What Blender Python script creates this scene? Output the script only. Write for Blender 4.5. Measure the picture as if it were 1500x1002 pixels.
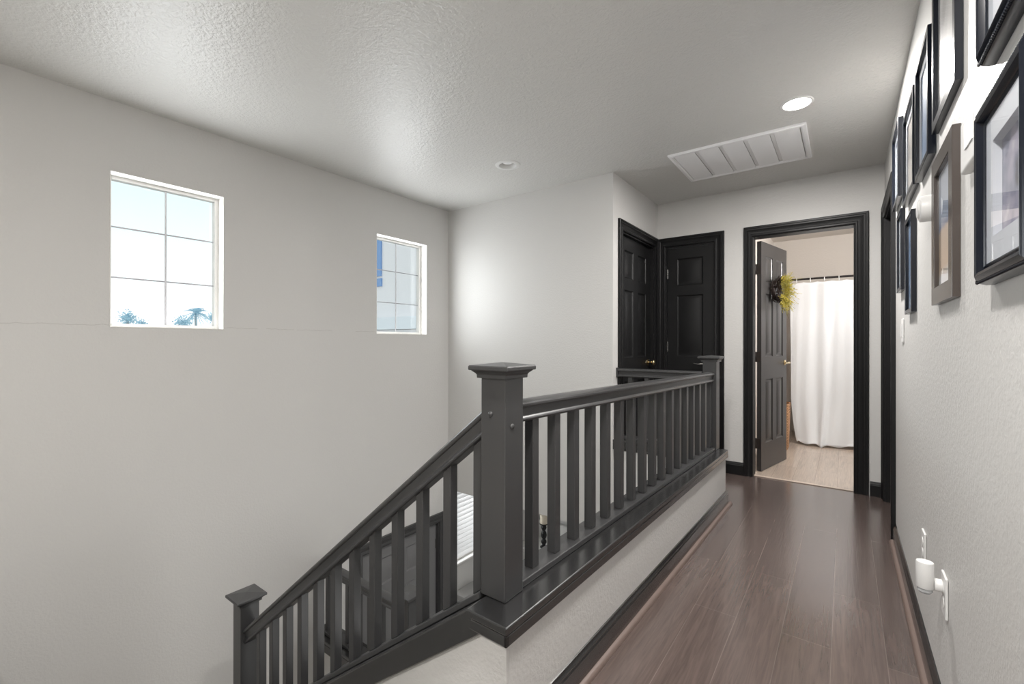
import bpy, bmesh, math, random
from mathutils import Vector, Matrix

# ---------------------------------------------------------------- clear
for o in list(bpy.data.objects):
    bpy.data.objects.remove(o)
S = bpy.context.scene
COL = S.collection
PI = math.pi

# ---------------------------------------------------------------- camera, world, light, exposure
EYE = 1.13
FPX, YAW, PITCH, ROLL = 657.963, 0.638006, 0.00159289, 0.00134846
_f = Vector((-math.sin(YAW) * math.cos(PITCH), math.cos(YAW) * math.cos(PITCH), math.sin(PITCH)))
_r = Vector((math.cos(YAW), math.sin(YAW), 0))
_u = _r.cross(_f)
_r2 = _r * math.cos(ROLL) + _u * math.sin(ROLL)
_u2 = -_r * math.sin(ROLL) + _u * math.cos(ROLL)
cam = bpy.data.objects.new('camera', bpy.data.cameras.new('camera'))
COL.objects.link(cam)
cam.matrix_world = Matrix(((_r2.x, _u2.x, -_f.x, 0), (_r2.y, _u2.y, -_f.y, 0), (_r2.z, _u2.z, -_f.z, EYE), (0, 0, 0, 1)))
cam.data.sensor_width = 36
cam.data.lens = 36 * FPX / 1500
cam.data.clip_start = 0.02
cam.data.clip_end = 400
S.camera = cam

S.view_settings.view_transform = 'Standard'
S.view_settings.look = 'None'
S.view_settings.gamma = 1
S.view_settings.use_curve_mapping = False
S.view_settings.exposure = 0.0

w = bpy.data.worlds.new('sky')
S.world = w
w.use_nodes = True
nt = w.node_tree
nt.nodes.clear()
_tc = nt.nodes.new('ShaderNodeTexCoord')
_sep = nt.nodes.new('ShaderNodeSeparateXYZ')
_rmp = nt.nodes.new('ShaderNodeValToRGB')
_bg = nt.nodes.new('ShaderNodeBackground')
_ow = nt.nodes.new('ShaderNodeOutputWorld')
nt.links.new(_tc.outputs['Generated'], _sep.inputs[0])
nt.links.new(_sep.outputs['Z'], _rmp.inputs[0])
nt.links.new(_rmp.outputs[0], _bg.inputs[0])
nt.links.new(_bg.outputs[0], _ow.inputs[0])
_e = _rmp.color_ramp.elements
_e[0].position = 0.0
_e[0].color = (1.4, 1.4, 1.4, 1)
_e[1].position = 1.0
_e[1].color = (0.88, 0.97, 1.02, 1)
_x = _e.new(0.12)
_x.color = (1.15, 1.25, 1.26, 1)
_x = _e.new(0.30)
_x.color = (0.82, 1.02, 1.03, 1)
_bg.inputs[1].default_value = 1.0


def area(name, loc, rot, sx, sy, power, color=(1, 1, 1), parent=None, shape='RECTANGLE', spread=PI):
    l = bpy.data.lights.new(name, 'AREA')
    l.shape = shape
    l.size = sx
    l.size_y = sy
    l.energy = power
    l.color = color
    l.spread = spread
    o = bpy.data.objects.new(name, l)
    COL.objects.link(o)
    o.location = loc
    o.rotation_euler = rot
    if parent:
        o.parent = parent
    return o


# daylight by the stair and blind windows; loft and ground fill lights are added
area('loft_fill_light', (-1.65, -3.40, 1.0), (PI / 2 + 0.62, 0, 0), 1.1, 0.8, 4, (1, 0.995, 0.985))  # unseen fill added to lift the ceiling, set at a made-up window
area('stair_window_daylight', (-3.27, 0.93, 1.63), (0, -PI / 2, 0), 0.8, 0.5, 11, (0.95, 0.98, 1))
area('stair_window_daylight', (-3.27, 2.67, 1.63), (0, -PI / 2, 0), 0.8, 0.5, 11, (0.95, 0.98, 1))
area('blind_window_daylight', (-3.7, 3.9, -0.75), (0, -PI / 2, 0), 0.7, 1.1, 16, (1, 1, 1))
area('ground_fill_light', (1.1, 3.2, -1.4), (0, PI / 2, 0), 1.6, 2.4, 10, (1, 0.98, 0.95))  # unseen fill added to brighten the ground floor

# ---------------------------------------------------------------- materials


def mat(name, col, rough=0.5, metal=0.0, bump=None, spec=0.5, coat=0.0, trans=0.0):
    m = bpy.data.materials.new(name)
    m.use_nodes = True
    n = m.node_tree
    b = n.nodes['Principled BSDF']
    b.inputs['Base Color'].default_value = (*col, 1)
    b.inputs['Roughness'].default_value = rough
    b.inputs['Metallic'].default_value = metal
    b.inputs['Specular IOR Level'].default_value = spec
    b.inputs['Coat Weight'].default_value = coat
    b.inputs['Coat Roughness'].default_value = 0.22
    if bump:
        scale, strength, dist = bump
        tc = n.nodes.new('ShaderNodeTexCoord')
        nz = n.nodes.new('ShaderNodeTexNoise')
        nz.inputs['Scale'].default_value = scale
        nz.inputs['Detail'].default_value = 3
        bp = n.nodes.new('ShaderNodeBump')
        bp.inputs['Strength'].default_value = strength
        bp.inputs['Distance'].default_value = dist
        n.links.new(tc.outputs['Object'], nz.inputs['Vector'])
        n.links.new(nz.outputs['Fac'], bp.inputs['Height'])
        n.links.new(bp.outputs['Normal'], b.inputs['Normal'])
    return m


def orange_peel(name, col, rough, scale=55, strength=0.35, crack=False):
    """sprayed drywall texture: flattened splats"""
    m = mat(name, col, rough)
    n = m.node_tree
    b = n.nodes['Principled BSDF']
    tc = n.nodes.new('ShaderNodeTexCoord')
    nz = n.nodes.new('ShaderNodeTexNoise')
    nz.inputs['Scale'].default_value = scale
    nz.inputs['Detail'].default_value = 2.5
    nz.inputs['Roughness'].default_value = 0.55
    rp = n.nodes.new('ShaderNodeValToRGB')
    rp.color_ramp.elements[0].position = 0.40
    rp.color_ramp.elements[1].position = 0.62
    bp = n.nodes.new('ShaderNodeBump')
    bp.inputs['Strength'].default_value = strength
    bp.inputs['Distance'].default_value = 0.004
    n.links.new(tc.outputs['Object'], nz.inputs['Vector'])
    n.links.new(nz.outputs['Fac'], rp.inputs['Fac'])
    n.links.new(rp.outputs['Color'], bp.inputs['Height'])
    n.links.new(bp.outputs['Normal'], b.inputs['Normal'])
    if crack:
        # a hairline settlement crack running level with the window sills
        sp = n.nodes.new('ShaderNodeSeparateXYZ')
        n.links.new(tc.outputs['Object'], sp.inputs[0])
        cx = n.nodes.new('ShaderNodeCombineXYZ')
        n.links.new(sp.outputs['Y'], cx.inputs['X'])
        n2 = n.nodes.new('ShaderNodeTexNoise')
        n2.inputs['Scale'].default_value = 9
        n2.inputs['Detail'].default_value = 6
        n.links.new(cx.outputs[0], n2.inputs['Vector'])

        def mth(op, a, bb):
            k = n.nodes.new('ShaderNodeMath')
            k.operation = op
            for i, v in enumerate((a, bb)):
                if isinstance(v, (int, float)):
                    k.inputs[i].default_value = v
                else:
                    n.links.new(v, k.inputs[i])
            return k.outputs[0]
        wob = mth('MULTIPLY', mth('SUBTRACT', n2.outputs['Fac'], 0.5), 0.035)
        d = mth('ABSOLUTE', mth('SUBTRACT', mth('SUBTRACT', sp.outputs['Z'], 1.222), wob), 0)
        line = mth('LESS_THAN', d, 0.0016)
        n3 = n.nodes.new('ShaderNodeTexNoise')
        n3.inputs['Scale'].default_value = 3.1
        n.links.new(cx.outputs[0], n3.inputs['Vector'])
        fac = mth('MULTIPLY', mth('MULTIPLY', line, mth('GREATER_THAN', n3.outputs['Fac'], 0.45)), 0.34)
        fac = mth('MULTIPLY', fac, mth('LESS_THAN', sp.outputs['Y'], 2.4))
        mx = n.nodes.new('ShaderNodeMix')
        mx.data_type = 'RGBA'
        n.links.new(fac, mx.inputs['Factor'])
        mx.inputs['A'].default_value = (*col, 1)
        mx.inputs['B'].default_value = (0.30, 0.28, 0.26, 1)
        n.links.new(mx.outputs['Result'], b.inputs['Base Color'])
    return m


def planks(name, c1, c2, seam, rough, roww, length, off, grain=1.0, along='Y'):
    m = mat(name, c1, rough)
    n = m.node_tree
    b = n.nodes['Principled BSDF']
    tc = n.nodes.new('ShaderNodeTexCoord')
    sp = n.nodes.new('ShaderNodeSeparateXYZ')
    n.links.new(tc.outputs['Object'], sp.inputs[0])
    ad = n.nodes.new('ShaderNodeMath')
    ad.operation = 'ADD'
    ad.inputs[1].default_value = off
    A, B = ('Y', 'X') if along == 'Y' else ('X', 'Y')
    n.links.new(sp.outputs[B], ad.inputs[0])
    cb = n.nodes.new('ShaderNodeCombineXYZ')
    n.links.new(sp.outputs[A], cb.inputs['X'])
    n.links.new(ad.outputs[0], cb.inputs['Y'])
    br = n.nodes.new('ShaderNodeTexBrick')
    br.inputs['Scale'].default_value = 1
    br.inputs['Brick Width'].default_value = length
    br.inputs['Row Height'].default_value = roww
    br.inputs['Mortar Size'].default_value = 0.0013
    br.inputs['Mortar Smooth'].default_value = 0.2
    br.inputs['Bias'].default_value = 0
    br.offset = 0.37
    br.inputs['Color1'].default_value = (*c1, 1)
    br.inputs['Color2'].default_value = (*c2, 1)
    br.inputs['Mortar'].default_value = (*seam, 1)
    n.links.new(cb.outputs[0], br.inputs['Vector'])
    # grain
    mp = n.nodes.new('ShaderNodeMapping')
    mp.inputs['Scale'].default_value = (2.2, 38, 1)
    n.links.new(cb.outputs[0], mp.inputs['Vector'])
    nz = n.nodes.new('ShaderNodeTexNoise')
    nz.inputs['Scale'].default_value = 1.6
    nz.inputs['Detail'].default_value = 8
    nz.inputs['Distortion'].default_value = 1.4
    n.links.new(mp.outputs[0], nz.inputs['Vector'])
    hs = n.nodes.new('ShaderNodeMix')
    hs.data_type = 'RGBA'
    hs.blend_type = 'MULTIPLY'
    rp = n.nodes.new('ShaderNodeValToRGB')
    rp.color_ramp.elements[0].position = 0.3
    rp.color_ramp.elements[0].color = (1 - .5 * grain,) * 3 + (1,)
    rp.color_ramp.elements[1].position = 0.68
    rp.color_ramp.elements[1].color = (1 + .12 * grain,) * 3 + (1,)
    n.links.new(nz.outputs['Fac'], rp.inputs['Fac'])
    hs.inputs['Factor'].default_value = 1
    n.links.new(br.outputs['Color'], hs.inputs['A'])
    n.links.new(rp.outputs['Color'], hs.inputs['B'])
    n.links.new(hs.outputs['Result'], b.inputs['Base Color'])
    bp = n.nodes.new('ShaderNodeBump')
    b.inputs['Specular IOR Level'].default_value = 0.85
    b.inputs['Coat Weight'].default_value = 0.6
    b.inputs['Coat Roughness'].default_value = 0.16
    bp.inputs['Strength'].default_value = 0.22
    bp.inputs['Distance'].default_value = 0.002
    n.links.new(nz.outputs['Fac'], bp.inputs['Height'])
    n.links.new(bp.outputs['Normal'], b.inputs['Normal'])
    return m


def emis(name, col, strength):
    m = bpy.data.materials.new(name)
    m.use_nodes = True
    n = m.node_tree
    n.nodes.clear()
    e = n.nodes.new('ShaderNodeEmission')
    e.inputs[0].default_value = (*col, 1)
    e.inputs[1].default_value = strength
    o = n.nodes.new('ShaderNodeOutputMaterial')
    n.links.new(e.outputs[0], o.inputs[0])
    return m


def glass_mat(name, tint=(1, 1, 1), gloss=0.06):
    """thin window / picture glass: clear with a weak mirror"""
    m = bpy.data.materials.new(name)
    m.use_nodes = True
    n = m.node_tree
    n.nodes.clear()
    t = n.nodes.new('ShaderNodeBsdfTransparent')
    t.inputs[0].default_value = (*tint, 1)
    g = n.nodes.new('ShaderNodeBsdfGlossy')
    g.inputs['Roughness'].default_value = 0.01
    fr = n.nodes.new('ShaderNodeFresnel')
    ge = n.nodes.new('ShaderNodeNewGeometry')
    ior = n.nodes.new('ShaderNodeMapRange')
    ior.inputs['To Min'].default_value = 1.45
    ior.inputs['To Max'].default_value = 1 / 1.45
    n.links.new(ge.outputs['Backfacing'], ior.inputs['Value'])
    n.links.new(ior.outputs[0], fr.inputs[0])
    mx = n.nodes.new('ShaderNodeMixShader')
    o = n.nodes.new('ShaderNodeOutputMaterial')
    n.links.new(fr.outputs[0], mx.inputs[0])
    n.links.new(t.outputs[0], mx.inputs[1])
    n.links.new(g.outputs[0], mx.inputs[2])
    n.links.new(mx.outputs[0], o.inputs[0])
    return m


def cloth_mat(name, col, translucency):
    m = bpy.data.materials.new(name)
    m.use_nodes = True
    n = m.node_tree
    n.nodes.clear()
    d = n.nodes.new('ShaderNodeBsdfDiffuse')
    d.inputs[0].default_value = (*col, 1)
    t = n.nodes.new('ShaderNodeBsdfTranslucent')
    t.inputs[0].default_value = (*col, 1)
    mx = n.nodes.new('ShaderNodeMixShader')
    mx.inputs[0].default_value = translucency
    o = n.nodes.new('ShaderNodeOutputMaterial')
    n.links.new(d.outputs[0], mx.inputs[1])
    n.links.new(t.outputs[0], mx.inputs[2])
    n.links.new(mx.outputs[0], o.inputs[0])
    return m


def print_mat(name, cols, scale, seed):
    """soft abstract photograph behind glass"""
    m = mat(name, cols[0], 0.35)
    n = m.node_tree
    b = n.nodes['Principled BSDF']
    tc = n.nodes.new('ShaderNodeTexCoord')
    mp = n.nodes.new('ShaderNodeMapping')
    mp.inputs['Location'].default_value = (seed * 1.7, seed * 0.9, seed * 2.3)
    nz = n.nodes.new('ShaderNodeTexNoise')
    nz.inputs['Scale'].default_value = scale
    nz.inputs['Detail'].default_value = 2
    rp = n.nodes.new('ShaderNodeValToRGB')
    rp.color_ramp.interpolation = 'EASE'
    els = rp.color_ramp.elements
    els[0].position = 0.32
    els[0].color = (*cols[0], 1)
    els[1].position = 0.7
    els[1].color = (*cols[-1], 1)
    for i, c in enumerate(cols[1:-1]):
        e = els.new(0.32 + 0.38 * (i + 1) / (len(cols) - 1))
        e.color = (*c, 1)
    n.links.new(tc.outputs['Object'], mp.inputs['Vector'])
    n.links.new(mp.outputs[0], nz.inputs['Vector'])
    n.links.new(nz.outputs['Fac'], rp.inputs['Fac'])
    n.links.new(rp.outputs['Color'], b.inputs['Base Color'])
    return m


WALLC = (0.62, 0.613, 0.597)
M = dict(
    wall=orange_peel('wall_paint', WALLC, 0.5, 75, 0.12),
    wallcrack=orange_peel('wall_paint_cracked', WALLC, 0.5, 75, 0.12, crack=True),
    ceil=orange_peel('ceiling_paint', (0.66, 0.655, 0.635), 0.38, 62, 0.34),
    bathwall=orange_peel('bath_paint', (0.62, 0.57, 0.52), 0.5, 62, 0.2),
    black=mat('black_paint', (0.014, 0.014, 0.0145), 0.27, spec=1.0, coat=0.5, bump=(60, 0.06, 0.002)),
    blackdoor=mat('black_door_paint', (0.010, 0.010, 0.0105), 0.40, spec=0.28, bump=(70, 0.05, 0.002)),
    bathdoor=mat('bath_door_paint', (0.030, 0.027, 0.026), 0.36, bump=(70, 0.05, 0.002)),
    rail=mat('charcoal_rail_paint', (0.042, 0.042, 0.043), 0.33, spec=0.7, bump=(45, 0.08, 0.002)),
    floor=planks('dark_floor_planks', (0.128, 0.094, 0.083), (0.098, 0.071, 0.063), (0.18, 0.145, 0.13), 0.24, 0.16, 1.25, 0.52, 0.6),
    shoe=mat('brown_shoe_moulding', (0.17, 0.125, 0.108), 0.4, bump=(30, 0.1, 0.002)),
    bathfloor=planks('pale_bath_planks', (0.58, 0.47, 0.385), (0.50, 0.40, 0.32), (0.30, 0.22, 0.17), 0.4, 0.15, 1.2, 0.05, 0.45),
    ground=mat('pale_concrete', (0.55, 0.55, 0.54), 0.9),
    gfloor=planks('ground_floor_planks', (0.55, 0.50, 0.44), (0.5, 0.45, 0.40), (0.3, 0.27, 0.25), 0.4, 0.16, 1.2, 0.0),
    white=mat('white_vinyl', (0.80, 0.79, 0.77), 0.4),
    reveal=mat('white_reveal', (0.78, 0.77, 0.74), 0.6),
    plastic=mat('white_plastic', (0.78, 0.78, 0.77), 0.35),
    ventm=mat('vent_white', (0.90, 0.90, 0.91), 0.5),
    muntinlight=mat('pale_muntin', (0.62, 0.62, 0.65), 0.5),
    muntin=mat('grey_muntin', (0.42, 0.42, 0.45), 0.5),
    brass=mat('brass', (0.80, 0.66, 0.42), 0.22, 1.0),
    greydoor=mat('grey_door_paint', (0.17, 0.17, 0.173), 0.35, spec=0.6),
    steel=mat('satin_nickel', (0.7, 0.69, 0.66), 0.25, 1.0),
    hinge=mat('hinge_bronze', (0.04, 0.032, 0.028), 0.4, 0.5),
    glass=glass_mat('window_glass'),
    picglass=glass_mat('picture_glass'),
    curtain=cloth_mat('white_cotton', (0.84, 0.84, 0.85), 0.12),
    slat=cloth_mat('blind_slat', (0.86, 0.86, 0.86), 0.45),
    rod=mat('dark_rod', (0.05, 0.045, 0.045), 0.3, 0.8),
    twig=mat('dark_twigs', (0.025, 0.014, 0.011), 0.7),
    fern=mat('yellow_foliage', (0.52, 0.43, 0.07), 0.7),
    fern2=mat('olive_foliage', (0.36, 0.33, 0.08), 0.7),
    frame=mat('black_frame_sheen', (0.004, 0.006, 0.012), 0.24, spec=0.4),  # faint blue window reflection is put into the black base colour
    brownframe=mat('bronze_frame', (0.062, 0.050, 0.044), 0.26),
    silver=mat('frame_bead_silver', (0.45, 0.45, 0.46), 0.3, 0.7),
    matboard=mat('mat_board', (0.62, 0.65, 0.70), 0.7),
    leafp=mat('washed_out_leaf', (0.50, 0.74, 0.86), 0.8),  # pale blue glare haze is put into the leaf colour
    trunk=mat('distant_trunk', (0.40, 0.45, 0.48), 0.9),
    stucco=mat('neighbour_stucco', (0.86, 0.83, 0.84), 0.9, bump=(30, 0.3, 0.01)),
    stucco2=mat('neighbour_trim', (0.86, 0.88, 0.92), 0.9),
    bglass=mat('neighbour_sky_glass', (0.16, 0.32, 0.62), 0.08),  # blue of the reflected sky is put into the glass colour
    clear=mat('frosted_lens', (0.45, 0.46, 0.47), 0.12),
    ivory=mat('ivory_wax', (0.70, 0.62, 0.50), 0.5),
    cabinet=mat('white_cabinet', (0.72, 0.71, 0.69), 0.45),
    tread=mat('stair_tread', (0.5, 0.47, 0.43), 0.8),
    greybench=mat('grey_console', (0.42, 0.42, 0.42), 0.4),
)


def wicker():
    m = mat('wicker', (0.45, 0.24, 0.12), 0.7)
    n = m.node_tree
    b = n.nodes['Principled BSDF']
    tc = n.nodes.new('ShaderNodeTexCoord')
    br = n.nodes.new('ShaderNodeTexBrick')
    br.inputs['Scale'].default_value = 1
    br.inputs['Brick Width'].default_value = 0.03
    br.inputs['Row Height'].default_value = 0.014
    br.inputs['Mortar Size'].default_value = 0.002
    br.inputs['Color1'].default_value = (0.58, 0.33, 0.17, 1)
    br.inputs['Color2'].default_value = (0.46, 0.25, 0.12, 1)
    br.inputs['Mortar'].default_value = (0.2, 0.1, 0.05, 1)
    mp = n.nodes.new('ShaderNodeMapping')
    mp.inputs['Rotation'].default_value = (PI / 2, 0, 0)
    n.links.new(tc.outputs['Object'], mp.inputs['Vector'])
    n.links.new(mp.outputs[0], br.inputs['Vector'])
    n.links.new(br.outputs['Color'], b.inputs['Base Color'])
    return m


M['wicker'] = wicker()

# ---------------------------------------------------------------- mesh helpers


class MB:
    def __init__(self):
        self.bm = bmesh.new()

    def verts(self, pts):
        return [self.bm.verts.new(p) for p in pts]

    def face(self, vs):
        try:
            return self.bm.faces.new(vs)
        except ValueError:
            return None

    def box(self, a, b, mtx=None):
        (x0, y0, z0), (x1, y1, z1) = a, b
        x0, x1 = sorted((x0, x1))
        y0, y1 = sorted((y0, y1))
        z0, z1 = sorted((z0, z1))
        p = [Vector(q) for q in ((x0, y0, z0), (x1, y0, z0), (x1, y1, z0), (x0, y1, z0), (x0, y0, z1), (x1, y0, z1), (x1, y1, z1), (x0, y1, z1))]
        if mtx:
            p = [mtx @ q for q in p]
        v = self.verts(p)
        for f in ((3, 2, 1, 0), (4, 5, 6, 7), (0, 1, 5, 4), (1, 2, 6, 5), (2, 3, 7, 6), (3, 0, 4, 7)):
            self.face([v[i] for i in f])
        return self

    def prism(self, poly, fn, t0, t1):
        """poly: list of 2d points; fn(a, b, t) -> 3d"""
        A = self.verts([fn(p[0], p[1], t0) for p in poly])
        B = self.verts([fn(p[0], p[1], t1) for p in poly])
        n = len(poly)
        self.face(A[::-1])
        self.face(B)
        for i in range(n):
            self.face([A[i], A[(i + 1) % n], B[(i + 1) % n], B[i]])
        return self

    def loft(self, secs, closed=True, caps=True, ring=False):
        rows = [self.verts(s) for s in secs]
        k = len(rows)
        for i in range(k if ring else k - 1):
            A, B = rows[i], rows[(i + 1) % k]
            n = len(A)
            for j in range(n if closed else n - 1):
                self.face([A[j], A[(j + 1) % n], B[(j + 1) % n], B[j]])
        if caps and closed and not ring:
            self.face(rows[0][::-1])
            self.face(rows[-1])
        return self

    def lathe(self, prof, seg=24, mtx=None, caps=True):
        """prof: (r, z) list, revolved about z"""
        secs = []
        for r, z in prof:
            s = []
            for i in range(seg):
                a = 2 * PI * i / seg
                q = Vector((r * math.cos(a), r * math.sin(a), z))
                s.append(mtx @ q if mtx else q)
            secs.append(s)
        return self.loft(secs, True, caps)

    def tube(self, pts, r, seg=8):
        secs = []
        pts = [Vector(p) for p in pts]
        rr = r if isinstance(r, (list, tuple)) else [r] * len(pts)
        for i, p in enumerate(pts):
            d = (pts[min(i + 1, len(pts) - 1)] - pts[max(i - 1, 0)]).normalized()
            up = Vector((0, 0, 1)) if abs(d.z) < 0.9 else Vector((1, 0, 0))
            u = d.cross(up).normalized()
            v = u.cross(d)
            secs.append([p + (u * math.cos(2 * PI * k / seg) + v * math.sin(2 * PI * k / seg)) * rr[i] for k in range(seg)])
        return self.loft(secs)

    def build(self, name, m, parent=None, smooth=False, bevel=0.0, seg=2, recalc=True, angle=40):
        bm = self.bm
        if recalc:
            bmesh.ops.recalc_face_normals(bm, faces=bm.faces)
        me = bpy.data.meshes.new(name)
        bm.to_mesh(me)
        bm.free()
        ms = m if isinstance(m, (list, tuple)) else [m]
        for q in ms:
            me.materials.append(q)
        if smooth:
            for p in me.polygons:
                p.use_smooth = True
            try:
                me.set_sharp_from_angle(angle=math.radians(angle))
            except Exception:
                pass
        o = bpy.data.objects.new(name, me)
        COL.objects.link(o)
        if parent:
            o.parent = parent
        if bevel > 0:
            md = o.modifiers.new('bevel', 'BEVEL')
            md.width = bevel
            md.segments = seg
            md.limit_method = 'ANGLE'
            md.angle_limit = math.radians(35)
            md.harden_normals = False
        return o


def tag(o, label, cat, group=None, kind=None):
    o['label'] = label
    o['category'] = cat
    if group:
        o['group'] = group
    if kind:
        o['kind'] = kind
    return o


def struct(o, label=None):
    o['kind'] = 'structure'
    if label:
        o['label'] = label
    return o


def empty(name, loc=(0, 0, 0), rz=0.0):
    o = bpy.data.objects.new(name, None)
    COL.objects.link(o)
    o.location = loc
    o.rotation_euler = (0, 0, rz)
    o.empty_display_size = 0.1
    return o


def copy_tree(o, parent=None):
    c = o.copy()
    COL.objects.link(c)
    if parent:
        c.parent = parent
    for ch in [q for q in bpy.data.objects if q.parent == o]:
        copy_tree(ch, c)
    return c


def wall_cells(fn, a0, a1, z0, z1, t0, t1, holes):
    """solid wall in (a, z) with rectangular holes; fn(a, z, t) -> 3d"""
    mb = MB()
    As = sorted({a0, a1, *[h[0] for h in holes], *[h[1] for h in holes]})
    Zs = sorted({z0, z1, *[h[2] for h in holes], *[h[3] for h in holes]})
    As = [a for a in As if a0 - 1e-6 <= a <= a1 + 1e-6]
    Zs = [z for z in Zs if z0 - 1e-6 <= z <= z1 + 1e-6]
    na, nz = len(As) - 1, len(Zs) - 1

    def solid(i, j):
        if i < 0 or j < 0 or i >= na or j >= nz:
            return False
        ca, cz = (As[i] + As[i + 1]) / 2, (Zs[j] + Zs[j + 1]) / 2
        return not any(h[0] < ca < h[1] and h[2] < cz < h[3] for h in holes)
    cache = {}

    def V(i, j, t):
        k = (i, j, t)
        if k not in cache:
            cache[k] = mb.bm.verts.new(fn(As[i], Zs[j], t))
        return cache[k]
    for i in range(na):
        for j in range(nz):
            if not solid(i, j):
                continue
            for t in (t0, t1):
                mb.face([V(i, j, t), V(i + 1, j, t), V(i + 1, j + 1, t), V(i, j + 1, t)])
            for (di, dj, p, q) in ((-1, 0, (i, j), (i, j + 1)), (1, 0, (i + 1, j), (i + 1, j + 1)), (0, -1, (i, j), (i + 1, j)), (0, 1, (i, j + 1), (i + 1, j + 1))):
                if not solid(i + di, j + dj):
                    mb.face([V(*p, t0), V(*q, t0), V(*q, t1), V(*p, t1)])
    return mb


# plane maps: (a, z, t) with t growing out of the wall face into the room
XL, XR, YF, YS, XA = -3.20, 0.232, 4.26, 3.24, -1.435
CEIL = 2.445
GZ = -2.65
LZ = -1.43
FL = lambda a, z, t: (XL + t, a, z)
FR = lambda a, z, t: (XR - t, a, z)
FF = lambda a, z, t: (a, YF - t, z)
FA = lambda a, z, t: (XA + t, a, z)
FS = lambda a, z, t: (a, YS - t, z)

# ---------------------------------------------------------------- setting: walls, floors, ceiling
W1 = (0.655, 1.213, 1.211, 2.064)
W2 = (2.380, 2.953, 1.203, 2.060)
FD = (2.235, 3.125, GZ, GZ + 2.03)
BW = (3.30, 4.50, -1.145, -0.362)
struct(wall_cells(FL, -3.6, 6.9, GZ - 0.25, CEIL + 0.2, -0.15, 0, [W1, W2, FD, BW]).build('wall_left', M['wallcrack']))
struct(wall_cells(FS, XL, XA, -0.34, CEIL, -0.12, 0, []).build('wall_stairwell', M['wall']))
D3 = (3.405, 4.165, 0, 2.03)
struct(wall_cells(FA, YS + 0.12, YF, -0.3, CEIL, -0.12, 0, [(D3[0], D3[1], -0.3, D3[3])]).build('wall_alcove', M['wall']))
D2 = (-1.362, -0.925, 0, 2.03)
D1 = (-0.630, 0.060, 0, 2.03)
struct(wall_cells(FF, XA - 0.12, XR + 0.12, -0.3, CEIL, -0.115, 0, [(d[0], d[1], -0.3, d[3]) for d in (D2, D1)]).build('wall_far', M['wall']))
D4 = (3.43, 4.165, 0, 2.03)
struct(wall_cells(FR, -3.6, YF, -0.3, CEIL, -0.12, 0, [(D4[0], D4[1], -0.3, D4[3])]).build('wall_right', M['wall']))
struct(wall_cells(lambda a, z, t: (a, -3.6 - t, z), XL, XR, -0.3, CEIL, 0, 0.12, [(-2.2, -1.1, 0.9, 1.9)]).build('wall_back', M['wall']))
# ceiling with two square cut-outs for the downlights
L1, L2 = (-0.212, 2.908), (-2.006, 2.650)
hc = [(c[0] - h_, c[0] + h_, c[1] - h_, c[1] + h_) for c, h_ in ((L1, 0.05), (L2, 0.064))]
struct(wall_cells(lambda a, z, t: (a, z, CEIL + t), XL, XR, -3.6, YF, 0, 0.2, hc).build('ceiling', M['ceil']))

# upper hall floor: hallway, landing behind the second balustrade, loft behind the stairs
mb = MB()
mb.box((-0.86, -0.1, -0.30), (XR, 3.40, 0))
mb.box((XA, 3.40, -0.30), (XR, YF, 0))
mb.box((D1[0], YF, -0.30), (D1[1], 4.305, 0))
mb.box((D2[0], YF, -0.30), (D2[1], YF + 0.115, 0))
mb.box((XA - 0.12, D3[0], -0.30), (XA, D3[1], 0))
mb.box((XR, D4[0], -0.30), (XR + 0.12, D4[1], 0))
struct(mb.build('floor', M['floor']))
mb = MB()
mb.box((-1.0, 4.376, -0.3), (1.3, 6.9, 0.004))
mb.box((D1[0], 4.305, -0.3), (D1[1], 4.376, 0.004))
struct(mb.build('floor_bathroom', M['bathfloor']))
struct(MB().box((XL, -3.6, -0.30), (XR, -0.1, 0)).build('floor_loft', mat('pale_bounce_carpet', (0.55, 0.52, 0.47), 0.9)))  # unseen floor coloured pale to bounce light onto the ceiling
struct(MB().box((D1[0] + 0.008, 4.292, 0.0002), (D1[1] - 0.008, 4.318, 0.0075)).build('trim_12', mat('pale_threshold', (0.60, 0.50, 0.42), 0.4), bevel=0.003))
# low wall between loft and stair flight (behind the left edge of view)
struct(MB().box((XL, -0.1, -0.34), (-0.86, 0.0, 0.12)).build('wall_loft', M['wall']))
# bathroom shell
struct(MB().box((-0.87, 4.376, 0), (-0.75, 6.75, CEIL)).build('wall_bathroom_left', M['bathwall']))
struct(MB().box((1.18, 4.376, 0), (1.3, 6.75, CEIL)).build('wall_bathroom_right', M['bathwall']))
struct(MB().box((-0.87, 6.75, 0), (1.3, 6.87, CEIL)).build('wall_bathroom_back', M['bathwall']))
struct(MB().box((-0.87, 4.376, CEIL), (1.3, 6.87, CEIL + 0.1)).build('ceiling_bathroom', M['bathwall']))

# ground floor shell
struct(MB().box((XL, -3.6, GZ - 0.2), (1.4, 6.9, GZ)).build('floor_ground', M['gfloor']))
struct(MB().box((XL, 4.85, GZ), (1.4, 4.97, -0.34)).build('wall_ground_far', M['wall']))
struct(wall_cells(lambda a, z, t: (1.28 + t, a, z), -0.1, 4.85, GZ, -0.34, 0, 0.12, [(2.0, 4.4, -2.2, -0.7)]).build('wall_ground_right', M['wall']))
struct(MB().box((XL, -0.22, GZ), (1.28, -0.1, -0.34)).build('wall_ground_near', M['wall']))
mb = MB()
mb.box((XL, YS + 0.12, -0.34), (XA, 4.85, -0.30))
mb.box((XA, 3.25, -0.34), (1.28, 4.85, -0.30))
mb.box((-0.86, 0.95, -0.34), (1.28, 3.25, -0.30))
struct(mb.build('ceiling_ground', M['ceil']))

# ---------------------------------------------------------------- stair knee walls, caps and flights
RY = 1.058                   # centre line of the stair rail
RX, RYAW = -0.82, -math.radians(1.6)
CYAW = -math.radians(1.2)


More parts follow.
